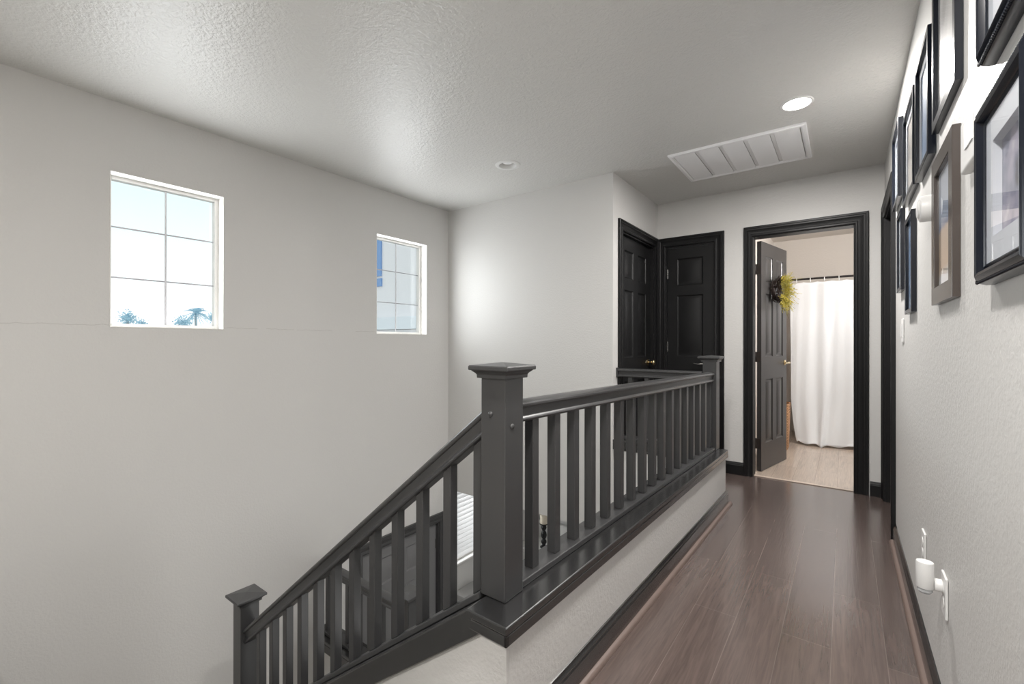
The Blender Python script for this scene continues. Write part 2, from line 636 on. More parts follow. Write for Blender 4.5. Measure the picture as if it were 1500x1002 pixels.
def yawmat(x, y, a):
    return Matrix.Translation((x, y, 0)) @ Matrix.Rotation(a, 4, 'Z')


MC = yawmat(RX, RY, CYAW)
# hall knee wall
mb = MB()
mb.box((-0.052, -0.100, -0.34), (0.105, 2.335, 0.365), MC)
struct(mb.build('wall_knee_hall', M['wall']))
# landing knee wall
struct(MB().box((XA, 3.25, -0.34), (-0.828, 3.40, 0.365)).build('wall_knee_landing', M['wall']))
# stair knee wall: sloped top
SK0, SKS = 0.389, 0.750      # height of the stair cap at its top end, slope


def zcap(x):
    return SK0 - SKS * (-0.845 - x)


XN = -2.505                  # lower newel centre
mb = MB()
mb.prism([(-0.7178, 0.365), (-0.7178, -0.3), (-0.872, -0.3), (-0.872, -1.6), (XN + 0.047, LZ - 0.3), (XN + 0.047, zcap(XN + 0.047) - 0.03), (-0.845, zcap(-0.845) - 0.03), (-0.83, 0.365)], lambda a, b, t: (a, t, b), 0.945, 1.10)
struct(mb.build('wall_knee_stair', M['wall']))
# hall cap with drop fascia
mb = MB()
poly = [(0.118, -0.128), (0.118, 2.352), (-0.07, 2.352), (-0.07, 0.068), (-0.026, 0.068), (-0.026, -0.128)]
mb.prism(poly, lambda a, b, t: MC @ Vector((a, b, t)), 0.366, 0.388)
mb.box((0.1055, -0.128, 0.335), (0.118, 2.352, 0.3665), MC)
mb.box((-0.026, -0.128, 0.335), (0.118, -0.1135, 0.3665), MC)
mb.box((-0.02, 2.3355, 0.335), (0.118, 2.352, 0.3665), MC)
struct(mb.build('trim_1', M['black'], bevel=0.004, seg=2))
# stair cap and skirt board
mb = MB()
xa, xb = -0.845, XN + 0.046
skirt = [(xa, SK0), (xb, zcap(xb)), (xb, zcap(xb) - 0.10), (-0.80, 0.335), (-0.80, 0.366), (xa, 0.366)]
xc = -0.80
# bottom edge parallel to the slope until the apex
skirt = [(xa, SK0 - 0.001), (xb, zcap(xb)), (xb, zcap(xb) - 0.088), (-0.797, 0.335)]
mb.prism(skirt, lambda a, b, t: (a, t, b), 0.9305, 0.9445)
mb.prism([(xa, SK0 - 0.001), (xb, zcap(xb)), (xb, zcap(xb) - 0.026), (xa, SK0 - 0.027)], lambda a, b, t: (a, t, b), 0.9445, 1.122)
struct(mb.build('trim_2', M['black'], bevel=0.004, seg=2))
# landing cap
mb = MB()
mb.box((XA, 3.236, 0.366), (-0.836, 3.416, 0.388))
mb.box((XA, 3.236, 0.312), (-0.836, 3.249, 0.3665))
struct(mb.build('trim_3', M['black'], bevel=0.004))

# flights
mb = MB()
n = 8
rise = -LZ / n
run = 1.60 / n
for i in range(1, n):
    x1 = -0.88 - (i - 1) * run
    z = -rise * i
    mb.box((x1 - run, 0.0, z - 0.16), (x1, 0.944, z))
mb.box((XL, 0.0, LZ - 0.25), (-0.88 - (n - 1) * run, 0.944, LZ))
struct(mb.build('floor_stair_upper', M['tread'], bevel=0.006))
mb = MB()
mb.box((XL, 1.102, LZ - 0.25), (-2.35, 1.83, LZ))
mb.box((XL, 0.945, LZ - 0.25), (XN + 0.046, 1.10, LZ))
m_ = 7
rs = (LZ - GZ) / m_
for i in range(1, m_):
    x0 = -2.35 + (i - 1) * 0.25
    mb.box((x0, 1.102, LZ - rs * i - 0.2), (x0 + 0.25, 1.83, LZ - rs * i))
struct(mb.build('floor_stair_lower', M['tread'], bevel=0.006))
LY = 1.90                    # landing balustrade centre line
struct(MB().box((XL, 1.831, GZ), (-2.17, 1.969, LZ + 0.36)).build('wall_knee_lower', M['wall']))
struct(MB().box((XL, 1.818, LZ + 0.361), (-2.155, 1.982, LZ + 0.384)).box((XL, 1.818, LZ + 0.30), (-2.155, 1.8305, LZ + 0.361)).build('trim_4', M['black'], bevel=0.004))

# ---------------------------------------------------------------- newel posts


def newel(loc, rz, z0, top, label, plugs=()):
    t = empty('newel_post', (loc[0], loc[1], z0), rz)
    tag(t, label, 'newel post', 'newel posts of the stair balustrades')
    h = top - z0
    MB().box((-0.045, -0.045, 0), (0.045, 0.045, h - 0.036)).build('post', M['rail'], t, bevel=0.0035)
    mb = MB()

    def sq(r, z):
        return [(-r, -r, z), (r, -r, z), (r, r, z), (-r, r, z)]
    mb.loft([sq(0.054, h - 0.046), sq(0.0545, h - 0.036), sq(0.058, h - 0.031), sq(0.064, h - 0.026), sq(0.067, h - 0.0225),
             sq(0.0715, h - 0.0225), sq(0.0725, h - 0.020), sq(0.0725, h - 0.012), sq(0.0705, h - 0.0085), sq(0.004, h)])
    mb.build('cap', M['rail'], t, bevel=0.0012)
    for (px, py, pz, ax) in plugs:
        rot = Matrix.Rotation(PI / 2, 4, 'X') if ax == 'y' else Matrix.Rotation(PI / 2, 4, 'Y')
        MB().lathe([(0.0085, -0.003), (0.0085, 0.002), (0.006, 0.005), (0.0005, 0.0065)], 16,
                   Matrix.Translation((px, py, pz - z0)) @ rot).build('plug', M['rail'], t, smooth=True)
    return t


newel((RX, RY), 0, 0.3885, 1.072, 'large charcoal newel post in the centre foreground where the stair and hall railings meet',
      plugs=((-0.008, -0.045, 0.922, 'y'), (0.045, -0.012, 0.887, 'x')))
N2 = MC @ Vector((0.012, 2.27, 0))
N2 = Vector((-0.757, 3.375, 0))
newel((N2.x, N2.y), RYAW, 0.3885, 1.045, 'charcoal newel post at the far end of the hall railing')
newel((XN, RY), 0, LZ + 0.0005, -0.170, 'lower newel post at the bottom of the sloping stair rail by the left wall')
newel((-2.215, LY), 0, LZ + 0.3845, -0.440, 'newel post of the landing railing glimpsed between the stair balusters')

# ---------------------------------------------------------------- balustrades
RAILP = [(-0.024, 0.0), (-0.029, 0.003), (-0.0305, 0.008), (-0.028, 0.013), (-0.0225, 0.017), (-0.0215, 0.024), (-0.0255, 0.040), (-0.026, 0.043),
         (-0.031, 0.045), (-0.034, 0.049), (-0.034, 0.055), (-0.031, 0.060), (-0.018, 0.064), (0.0, 0.0655)]
RAILP = RAILP + [(-x, z) for x, z in RAILP[-2::-1]]


def rail_along(p0, p1, parent, name='handrail', m=None):
    """loft the rail profile from p0 to p1 (bottom centre points); ends cut plumb"""
    p0, p1 = Vector(p0), Vector(p1)
    d = (p1 - p0)
    h = Vector((d.x, d.y, 0)).normalized()
    side = Vector((h.y, -h.x, 0))
    k = d.length / Vector((d.x, d.y, 0)).length
    mb = MB()
    mb.loft([[p + side * a + Vector((0, 0, b * k)) for a, b in RAILP] for p in (p0, p1)])
    return mb.build(name, m or M['rail'], parent, smooth=True, angle=30)


def baluster_mesh(h0, h1, slope=0.0, wd=0.034):
    """post of square section, base at z=0 with sloped ends along local y"""
    r = wd / 2
    mb = MB()
    mb.loft([[(-r, -r, -slope * r), (r, -r, -slope * r), (r, r, slope * r), (-r, r, slope * r)],
             [(-r, -r, h1 - h0 - slope * r), (r, -r, h1 - h0 - slope * r), (r, r, h1 - h0 + slope * r), (-r, r, h1 - h0 + slope * r)]])
    return mb


# hall balustrade (local y runs along the hall)
t = empty('balustrade', (RX, RY, 0), RYAW)
tag(t, 'level charcoal balustrade on the low wall beside the hallway, seventeen square balusters', 'railing')
RB0, RB1 = 0.888, 0.862       # underside of the rail, near and far end
rail_along((0, 0.0455, RB0), (0, 2.262, RB1), t)
mb = MB()
mb.box((-0.047, 0.046, 0.3885), (0.036, 2.262, 0.408))
mb.build('shoe_rail', M['rail'], t, bevel=0.003)
for k in range(17):
    s = 0.151 + 0.131 * k
    top = RB0 + (RB1 - RB0) * (s - 0.0455) / 2.2165
    b = baluster_mesh(0.408, top + 0.001, 0.0).build('baluster', M['rail'], t, bevel=0.002, seg=1)
    b.location = (0, s, 0.408)

# stair balustrade
t = empty('balustrade', (RX, RY, 0))
tag(t, 'sloping charcoal stair balustrade descending left from the large newel post', 'railing')
SR0, SRS = 0.855, 0.793       # rail underside at x=-0.865, slope


def zrail(x):
    return SR0 - SRS * (-0.865 - x)


def zshoe(x):
    return zcap(x) + 0.022


OX, OY = RX, RY
xe = XN + 0.0455
rail_along((-0.8655 - OX, 0, zrail(-0.8655)), (xe - OX, 0, zrail(xe)), t)
mb = MB()
mb.prism([(-0.8655, zshoe(-0.8655)), (xe, zshoe(xe)), (xe, zcap(xe) + 0.0005), (-0.8655, zcap(-0.8655) + 0.0005)], lambda a, b, tt: (a - OX, tt, b), -0.05, 0.045)
mb.build('shoe_rail', M['rail'], t, bevel=0.003)
sx = [-0.889 - 0.1302 * k for k in range(12)]
for x in sx:
    xc = x - 0.017 + 0.002
    z0, z1 = zshoe(xc), zrail(xc)
    r = 0.017
    mb = MB()
    mb.loft([[(-r, -r, -SKS * r), (r, -r, SKS * r), (r, r, SKS * r), (-r, r, -SKS * r)],
             [(-r, -r, z1 - z0 - SRS * r + 0.002), (r, -r, z1 - z0 + SRS * r + 0.002), (r, r, z1 - z0 + SRS * r + 0.002), (-r, r, z1 - z0 - SRS * r + 0.002)]])
    b = mb.build('baluster', M['rail'], t, bevel=0.002, seg=1)
    b.location = (xc - OX, 0, z0)

# landing balustrade (far, in front of the two black doors)
t = empty('balustrade', (XA, 3.335, 0))
tag(t, 'short far balustrade in front of the two black corner doors, behind the hall railing', 'railing')
xr = N2.x - 0.0465 - XA
rail_along((0.012, 0, 0.866), (xr, 0, 0.866), t)
MB().box((0, -0.041, 0.862), (0.012, 0.041, 0.937)).build('rosette', M['rail'], t, bevel=0.003)
MB().box((0, -0.04, 0.3885), (xr, 0.04, 0.408)).build('shoe_rail', M['rail'], t, bevel=0.003)
for k in range(4):
    b = baluster_mesh(0.408, 0.867).build('baluster', M['rail'], t, bevel=0.002, seg=1)
    b.location = (0.105 + 0.130 * k, 0, 0.408)
# lower landing balustrade
t = empty('balustrade', (XL, LY, 0))
tag(t, 'short level railing of the lower landing seen through the stair balusters', 'railing')
zb = LZ + 0.3845
rail_along((0.0, 0, -0.602), (-2.2605 - XL, 0, -0.602), t)
MB().box((0, -0.04, zb), (-2.2605 - XL, 0.04, zb + 0.02)).build('shoe_rail', M['rail'], t, bevel=0.003)
for k in range(7):
    b = baluster_mesh(zb + 0.02, -0.601).build('baluster', M['rail'], t, bevel=0.002, seg=1)
    b.location = (0.075 + 0.128 * k, 0, zb + 0.02)

# ---------------------------------------------------------------- baseboards and shoe mouldings
BASEP = [(0, 0), (0.014, 0), (0.014, 0.080), (0.011, 0.086), (0.011, 0.091), (0.007, 0.097), (0.004, 0.105), (0, 0.107)]


def base_run(mb, fn, a0, a1):
    mb.loft([[fn(a, z, t) for t, z in BASEP] for a in (a0, a1)])


SHOEP = [(0, 0), (0.017, 0), (0.0165, 0.006), (0.014, 0.012), (0.009, 0.0165), (0, 0.018)]


def shoe_run(mb, fn, a0, a1):
    mb.loft([[fn(a, z, 0.014 + t) for t, z in SHOEP] for a in (a0, a1)])


FC = lambda a, z, t: MC @ Vector((0.1052 + t, a, z))
FK = lambda a, z, t: MC @ Vector((a, 2.3352 + t, z))
mb = MB()
base_run(mb, FC, -0.113, 2.349)
base_run(mb, FK, -0.04, 0.105)
struct(mb.build('baseboard_hall', M['black'], smooth=True, angle=25))
mb = MB()
shoe_run(mb, FC, -0.113, 2.40)
struct(mb.build('trim_5', M['shoe'], smooth=True, angle=60))
mb = MB()
base_run(mb, FR, -3.6, 3.34)
base_run(mb, FR, 4.255, YF)
struct(mb.build('baseboard_right', M['black'], smooth=True, angle=25))
mb = MB()
shoe_run(mb, FR, -3.6, 3.33)
struct(mb.build('trim_6', M['shoe'], smooth=True, angle=60))
mb = MB()
base_run(mb, FF, -0.838, -0.690)
base_run(mb, FF, 0.148, XR - 0.0005)
struct(mb.build('baseboard_far', M['blackdoor'], smooth=True, angle=25))

# ---------------------------------------------------------------- door casings (trim) and doors
CASP = [(0, 0), (0, 0.011), (0.006, 0.015), (0.013, 0.0135), (0.018, 0.0135), (0.024, 0.010), (0.048, 0.014), (0.056, 0.019), (0.066, 0.019), (0.070, 0.022), (0.082, 0.022), (0.085, 0.019), (0.085, 0)]


def casing(fn, hole, depth, name, m, wd=0.085, left=None, right=None, reveal=0.004, jamb=0.016):
    """mitred casing + jamb liner + stop round hole (a0,a1,z0,z1)"""
    a0, a1, z0, z1 = hole
    k = wd / 0.085
    mb = MB()
    kl = (left or wd) / 0.085
    kr = (right or wd) / 0.085
    secs = []
    for i in range(4):
        s = []
        for w_, t_ in CASP:
            if i == 0:
                s.append(fn(a0 - w_ * kl + reveal, z0, t_))
            elif i == 1:
                s.append(fn(a0 - w_ * kl + reveal, z1 + w_ * k - reveal, t_))
            elif i == 2:
                s.append(fn(a1 + w_ * kr - reveal, z1 + w_ * k - reveal, t_))
            else:
                s.append(fn(a1 + w_ * kr - reveal, z0, t_))
        secs.append(s)
    mb.loft(secs)
    j = jamb
    e = 0.0006

    def bx(a, b, za, zb, ta, tb):
        mb.prism([(a, za), (b, za), (b, zb), (a, zb)], lambda p, q, t: fn(p, q, t), ta, tb)
    bx(a0 + e, a0 + j, z0, z1 - e, -depth, 0)
    bx(a1 - j, a1 - e, z0, z1 - e, -depth, 0)
    bx(a0 + j, a1 - j, z1 - j, z1 - e, -depth, 0)
    return struct(mb.build(name, m, smooth=True, angle=25))


def door_leaf(wd, ht, th, cols, rows):
    """leaf in local x 0..wd, y 0..th (front face y=0), z 0..ht; raised panels both sides"""
    mb = MB()
    pan = [(c0, c1, r0, r1) for c0, c1 in cols for r0, r1 in rows]
    xs = sorted({0, wd, *[v for c in cols for v in c]})
    zs = sorted({0, ht, *[v for r in rows for v in r]})
    for side in (0, 1):
        y0 = 0 if side == 0 else th
        sg = 1 if side == 0 else -1
        for i in range(len(xs) - 1):
            for j in range(len(zs) - 1):
                a, b, c, d = xs[i], xs[i + 1], zs[j], zs[j + 1]
                if any(abs(p[0] - a) < 1e-6 and abs(p[1] - b) < 1e-6 and abs(p[2] - c) < 1e-6 and abs(p[3] - d) < 1e-6 for p in pan):
                    def ring(ins, dep):
                        return [(a + ins, y0 + sg * dep, c + ins), (b - ins, y0 + sg * dep, c + ins), (b - ins, y0 + sg * dep, d - ins), (a + ins, y0 + sg * dep, d - ins)]
                    mb.loft([ring(0, 0), ring(0.004, 0.006), ring(0.012, 0.010), ring(0.018, 0.010), ring(0.040, 0.002)], True, False)
                    mb.face(mb.verts(ring(0.040, 0.002)))
                else:
                    mb.face(mb.verts([(a, y0, c), (b, y0, c), (b, y0, d), (a, y0, d)]))
    # edges
    for q in ([(0, 0, 0), (0, th, 0), (0, th, ht), (0, 0, ht)], [(wd, 0, 0), (wd, th, 0), (wd, th, ht), (wd, 0, ht)],
              [(0, 0, 0), (wd, 0, 0), (wd, th, 0), (0, th, 0)], [(0, 0, ht), (wd, 0, ht), (wd, th, ht), (0, th, ht)]):
        mb.face(mb.verts(q))
    bmesh.ops.remove_doubles(mb.bm, verts=mb.bm.verts, dist=1e-5)
    return mb


def six(wd, ht=2.015):
    st = 0.11 * wd / 0.70
    mid = 0.095 * wd / 0.70
    c = [(st, wd / 2 - mid / 2), (wd / 2 + mid / 2, wd - st)]
    r = [(0.235, 0.80), (1.00, 1.565), (1.665, 1.895)]
    return c, r


def one(wd):
    return [(0.085, wd - 0.085)], [(0.235, 0.80), (1.00, 1.565), (1.655, 1.905)]


def lever(parent, x, z, y, m, direction=-1, side=-1):
    """lever handle on the face at y (side -1: front); direction along x"""
    R = Matrix.Translation((x, y, z)) @ Matrix.Rotation(PI / 2 * (1 if side < 0 else -1), 4, 'X')
    h = MB().lathe([(0.026, 0.0), (0.026, 0.006), (0.020, 0.010), (0.011, 0.013), (0.010, 0.045), (0.0005, 0.048)], 20, R).build('handle', m, parent, smooth=True)
    yy = y + side * 0.042
    MB().tube([(x, yy, z), (x + direction * 0.03, yy + side * 0.006, z + 0.002), (x + direction * 0.07, yy + side * 0.006, z - 0.002), (x + direction * 0.105, yy + side * 0.002, z + 0.004)],
              [0.010, 0.0085, 0.0075, 0.006], 10).build('lever', m, h, smooth=True)
    return h


def knob(parent, x, z, y, m, side=-1):
    R = Matrix.Translation((x, y, z)) @ Matrix.Rotation(PI / 2 * (1 if side < 0 else -1), 4, 'X')
    return MB().lathe([(0.032, 0.0), (0.032, 0.005), (0.024, 0.009), (0.011, 0.012), (0.011, 0.034), (0.020, 0.040), (0.027, 0.050), (0.027, 0.058), (0.020, 0.067), (0.0005, 0.071)], 20, R).build('knob', m, parent, smooth=True)


def hinges(parent, x, y, zs, m):
    for z in zs:
        mb = MB().lathe([(0.007, -0.045), (0.008, -0.043), (0.008, 0.043), (0.007, 0.045)], 10, Matrix.Translation((x, y, z)))
        mb.box((x + 0.0025, y - 0.036, z - 0.044), (x + 0.0045, y, z + 0.044))
        mb.build('hinge', m, parent, smooth=True, angle=30)


# bathroom door, standing open into the bathroom
casing(FF, D1, 0.115, 'trim_7', M['blackdoor'], left=0.068, right=0.085, jamb=0.007)
wd = 0.64
leaf = door_leaf(wd, 2.015, 0.035, *six(wd)).build('door_1', M['bathdoor'], smooth=True, angle=20)
struct(leaf, 'open six panel black door with a wreath, swung into the bathroom')
leaf.location = (-0.588, 4.452, 0.008)
leaf.rotation_euler = (0, 0, math.radians(78))
leaf['category'] = 'door'
lever(leaf, wd - 0.062, 0.935, 0.0, M['brass'], -1, -1)
lever(leaf, wd - 0.062, 0.935, 0.035, M['brass'], -1, 1)
hinges(leaf, -0.005, 0.042, (0.24, 1.0, 1.77), M['hinge'])

# narrow closet door in the far wall
casing(FF, D2, 0.115, 'trim_8', M['blackdoor'], left=0.072, right=0.082)
wd = D2[1] - D2[0] - 0.036
leaf = door_leaf(wd, 2.005, 0.035, *one(wd)).build('door_2', M['blackdoor'], smooth=True, angle=20)
struct(leaf)
leaf.location = (D2[0] + 0.018, YF + 0.012, 0.006)
lever(leaf, wd - 0.05, 0.935, 0.0, M['steel'], -1, -1)
for z in (0.24, 1.09, 1.77):
    MB().box((-0.0015, -0.004, z - 0.045), (0.007, -0.0005, z + 0.045)).build('hinge', M['steel'], leaf, bevel=0.001)
# alcove door
casing(FA, D3, 0.115, 'trim_9', M['blackdoor'], left=0.078, right=0.072)
wd = D3[1] - D3[0] - 0.036
leaf = door_leaf(wd, 2.005, 0.035, *six(wd)).build('door_3', M['blackdoor'], smooth=True, angle=20)
struct(leaf)
leaf.location = (XA - 0.03, D3[0] + 0.018, 0.006)
leaf.rotation_euler = (0, 0, PI / 2)
knob(leaf, wd - 0.065, 0.945, 0.0, M['brass'], -1)
# door in the right wall, seen edge on
casing(FR, D4, 0.115, 'trim_10', M['blackdoor'])
wd = D4[1] - D4[0] - 0.036
leaf = door_leaf(wd, 2.005, 0.035, *six(wd)).build('door_4', M['blackdoor'], smooth=True, angle=20)
struct(leaf)
leaf.location = (XR + 0.07, D4[1] - 0.018, 0.006)
leaf.rotation_euler = (0, 0, -PI / 2)
knob(leaf, wd - 0.065, 0.945, 0.0, M['brass'], -1)
# front door on the ground floor
casing(FL, FD, 0.12, 'trim_11', M['rail'], left=0.09, right=0.09)
wd = FD[1] - FD[0] - 0.036
leaf = door_leaf(wd, 2.005, 0.04, *six(wd)).build('door_5', M['greydoor'], smooth=True, angle=20)
struct(leaf)
leaf.location = (XL - 0.035, FD[0] + 0.018, GZ + 0.006)
leaf.rotation_euler = (0, 0, PI / 2)
knob(leaf, 0.065, 0.945, 0.0, M['steel'], -1)
for z in (0.24, 1.0, 1.80):
    MB().box((wd - 0.008, -0.004, z - 0.045), (wd + 0.0015, -0.0005, z + 0.045)).build('hinge', M['steel'], leaf)

# ---------------------------------------------------------------- windows


def window(name, hole):
    a0, a1, z0, z1 = hole
    D0, D1_ = -0.125, -0.082
    mb = MB()
    fw = 0.024

    def fr(a, b, c, d, t0, t1):
        mb.prism([(a, c), (b, c), (b, d), (a, d)], FL, t0, t1)
    e = 0.0008
    fr(a0 + e, a0 + fw, z0 + e, z1 - e, D0, D1_)
    fr(a1 - fw, a1 - e, z0 + e, z1 - e, D0, D1_)
    fr(a0 + fw, a1 - fw, z0 + e, z0 + fw, D0, D1_)
    fr(a0 + fw, a1 - fw, z1 - fw, z1 - e, D0, D1_)
    o = struct(mb.build(name, M['white'], bevel=0.003))
    mb = MB()
    am = (a0 + a1) / 2
    fr(am - 0.0042, am + 0.0042, z0 + fw, z1 - fw, -0.108, -0.100)
    mb.build('muntin', M['muntinlight'], o)
    mb = MB()
    for k in (1, 2):
        z = z0 + (z1 - z0) * k / 3
        fr(a0 + fw, a1 - fw, z - 0.0036, z + 0.0036, -0.107, -0.101)
    mb.build('muntin', M['muntin'], o)
    mb = MB()
    fr(a0 + fw, a1 - fw, z0 + fw, z1 - fw, -0.1135, -0.1105)
    mb.build('pane', M['glass'], o)
    # painted drywall return inside the opening
    mb = MB()
    e2 = 0.0006
    fr(a0 + e2, a0 + 0.004, z0 + e2, z1 - e2, D1_ + 0.0005, 0.0)
    fr(a1 - 0.004, a1 - e2, z0 + e2, z1 - e2, D1_ + 0.0005, 0.0)
    fr(a0 + 0.004, a1 - 0.004, z0 + e2, z0 + 0.004, D1_ + 0.0005, 0.0)
    fr(a0 + 0.004, a1 - 0.004, z1 - 0.004, z1 - e2, D1_ + 0.0005, 0.0)
    mb.build('reveal', M['reveal'], o)
    return o


window('window_1', W1)
window('window_2', W2)
# ground floor window with its blind
mb = MB()
a0, a1, z0, z1 = BW
for q in ((a0 + .001, a0 + .03, z0 + .001, z1 - .001), (a1 - .03, a1 - .001, z0 + .001, z1 - .001), (a0 + .03, a1 - .03, z0 + .001, z0 + .03), (a0 + .03, a1 - .03, z1 - .03, z1 - .001)):
    mb.prism([(q[0], q[2]), (q[1], q[2]), (q[1], q[3]), (q[0], q[3])], FL, -0.14, -0.10)
o = struct(mb.build('window_3', M['white']))
MB().box((XL - 0.124, a0 + .03, z0 + .03), (XL - 0.12, a1 - .03, z1 - .03)).build('pane', M['glass'], o)
MB().box((XL - 0.1, a0 + 0.002, z0 + 0.0005), (XL + 0.03, a1 - 0.002, z0 + 0.018)).build('sill', M['white'], o, bevel=0.003)
t = empty('window_blind', (XL - 0.05, (a0 + a1) / 2, z0))
tag(t, 'white slatted blind over the ground floor window, seen between balusters left of the big newel', 'blind')
hw = (a1 - a0) / 2 - 0.01
MB().box((-0.025, -hw, z1 - z0 - 0.045), (0.025, hw, z1 - z0 - 0.004)).build('headrail', M['white'], t, bevel=0.003)
mb = MB()
zz = 0.052
while zz < z1 - z0 - 0.055:
    mb.prism([(-0.0235, zz + 0.018), (0.0235, zz - 0.016), (0.024, zz - 0.0135), (-0.023, zz + 0.0205)], lambda a, b, tt: (a, tt, b), -hw, hw)
    zz += 0.047
mb.build('slats', M['slat'], t)
MB().box((-0.02, -hw, 0.019), (0.02, hw, 0.032)).build('bottom_bar', M['white'], t, bevel=0.002)

# made-up loft window behind the camera, added to let more daylight in
mb = MB()
for q in ((-2.2, -2.15, 0.9, 1.9), (-1.15, -1.1, 0.9, 1.9), (-2.15, -1.15, 0.9, 0.95), (-2.15, -1.15, 1.85, 1.9), (-1.68, -1.62, 0.95, 1.85)):
    mb.box((q[0], -3.68, q[2]), (q[1], -3.63, q[3]))
struct(mb.build('added_window_4', M['white']))


# ---------------------------------------------------------------- ceiling fixtures


def downlight(c, lit, label, power=42, spread=180):
    t = empty('ceiling_light', (c[0], c[1], CEIL))
    tag(t, label, 'ceiling light', 'recessed ceiling downlights')
    if lit:
        MB().lathe([(0.066, 0.002), (0.066, -0.004), (0.069, -0.006), (0.076, -0.005), (0.0800, -0.0004), (0.0800, 0.0)][::1], 40).build('trim_ring', M['plastic'], t, smooth=True)
        MB().lathe([(0.0005, -0.0042), (0.0655, -0.0042)], 40, caps=False).build('lens', emis('lamp_lens', (1, 0.97, 0.92), 9.0), t)
        area('lamp_light', (0, 0, -0.012), (0, 0, 0), 0.13, 0.13, power, (1, 0.965, 0.93), t, 'DISK', math.radians(spread))
    else:
        mb = MB()
        mb.lathe([(0.052, 0.045), (0.0615, 0.0), (0.064, -0.006), (0.080, -0.007), (0.0935, -0.0015), (0.0935, 0.0)], 40, caps=False)
        mb.build('trim_ring', M['plastic'], t, smooth=True)
        MB().lathe([(0.0005, 0.045), (0.0525, 0.045)], 40, caps=False).build('can', M['plastic'], t)
        MB().lathe([(0.0005, 0.012), (0.022, 0.013), (0.036, 0.018), (0.043, 0.028), (0.043, 0.0445)], 32, caps=False).build('bulb', M['ventm'], t, smooth=True)
    return t


downlight(L1, True, 'lit round ceiling downlight near the white vent grille')
downlight((-0.36, 0.60), True, 'added unseen downlight that brightens the hallway near the large newel post', 33)  # made-up lamp overhead, added to brighten the hall and low wall
downlight((-0.212, -1.1), True, 'added unseen downlight behind the viewer, brightening the hallway', 50)  # second made-up lamp, added behind the camera as hall fill
downlight(L2, False, 'unlit recessed ceiling can light above the stairwell')

# return air grille
vx0, vx1, vy0, vy1 = -1.000, -0.186, 3.176, 3.778
t = empty('ceiling_vent', ((vx0 + vx1) / 2, (vy0 + vy1) / 2, CEIL))
tag(t, 'large white return air grille on the ceiling with five louvred panels', 'vent')
hx, hy = (vx1 - vx0) / 2, (vy1 - vy0) / 2
VP = [(0, 0), (0, -0.010), (0.004, -0.016), (0.020, -0.018), (0.030, -0.013), (0.034, -0.006), (0.034, 0)]
mb = MB()
secs = []
for sx_, sy_ in ((-1, -1), (1, -1), (1, 1), (-1, 1)):
    secs.append([(sx_ * (hx - w_), sy_ * (hy - w_), z_) for w_, z_ in VP])
mb.loft(secs, True, False, ring=True)
mb.build('grille_frame', M['ventm'], t, smooth=True, angle=25)
cw = (2 * hx - 0.068) / 5
for k in range(5):
    x0 = -hx + 0.034 + k * cw
    mb = MB()
    m_ = 24
    dy = (2 * hy - 0.07) / m_
    for i in range(m_):
        y = -hy + 0.036 + i * dy
        mb.prism([(y, -0.0105), (y + dy * 0.93, -0.0135), (y + dy * 0.98, -0.0115), (y + dy * 0.1, -0.0085)], lambda a, b, tt: (tt, a, b), x0 + (0.013 if k else 0.001), x0 + cw - (0.011 if k < 4 else 0.001))
    mb.build('louvre_panel', M['ventm'], t)
    if k:
        MB().box((x0 - 0.010, -hy + 0.036, -0.0075), (x0 + 0.012, hy - 0.036, -0.001)).build('divider', M['ventm'], t, bevel=0.002)

# ---------------------------------------------------------------- pictures on the right wall


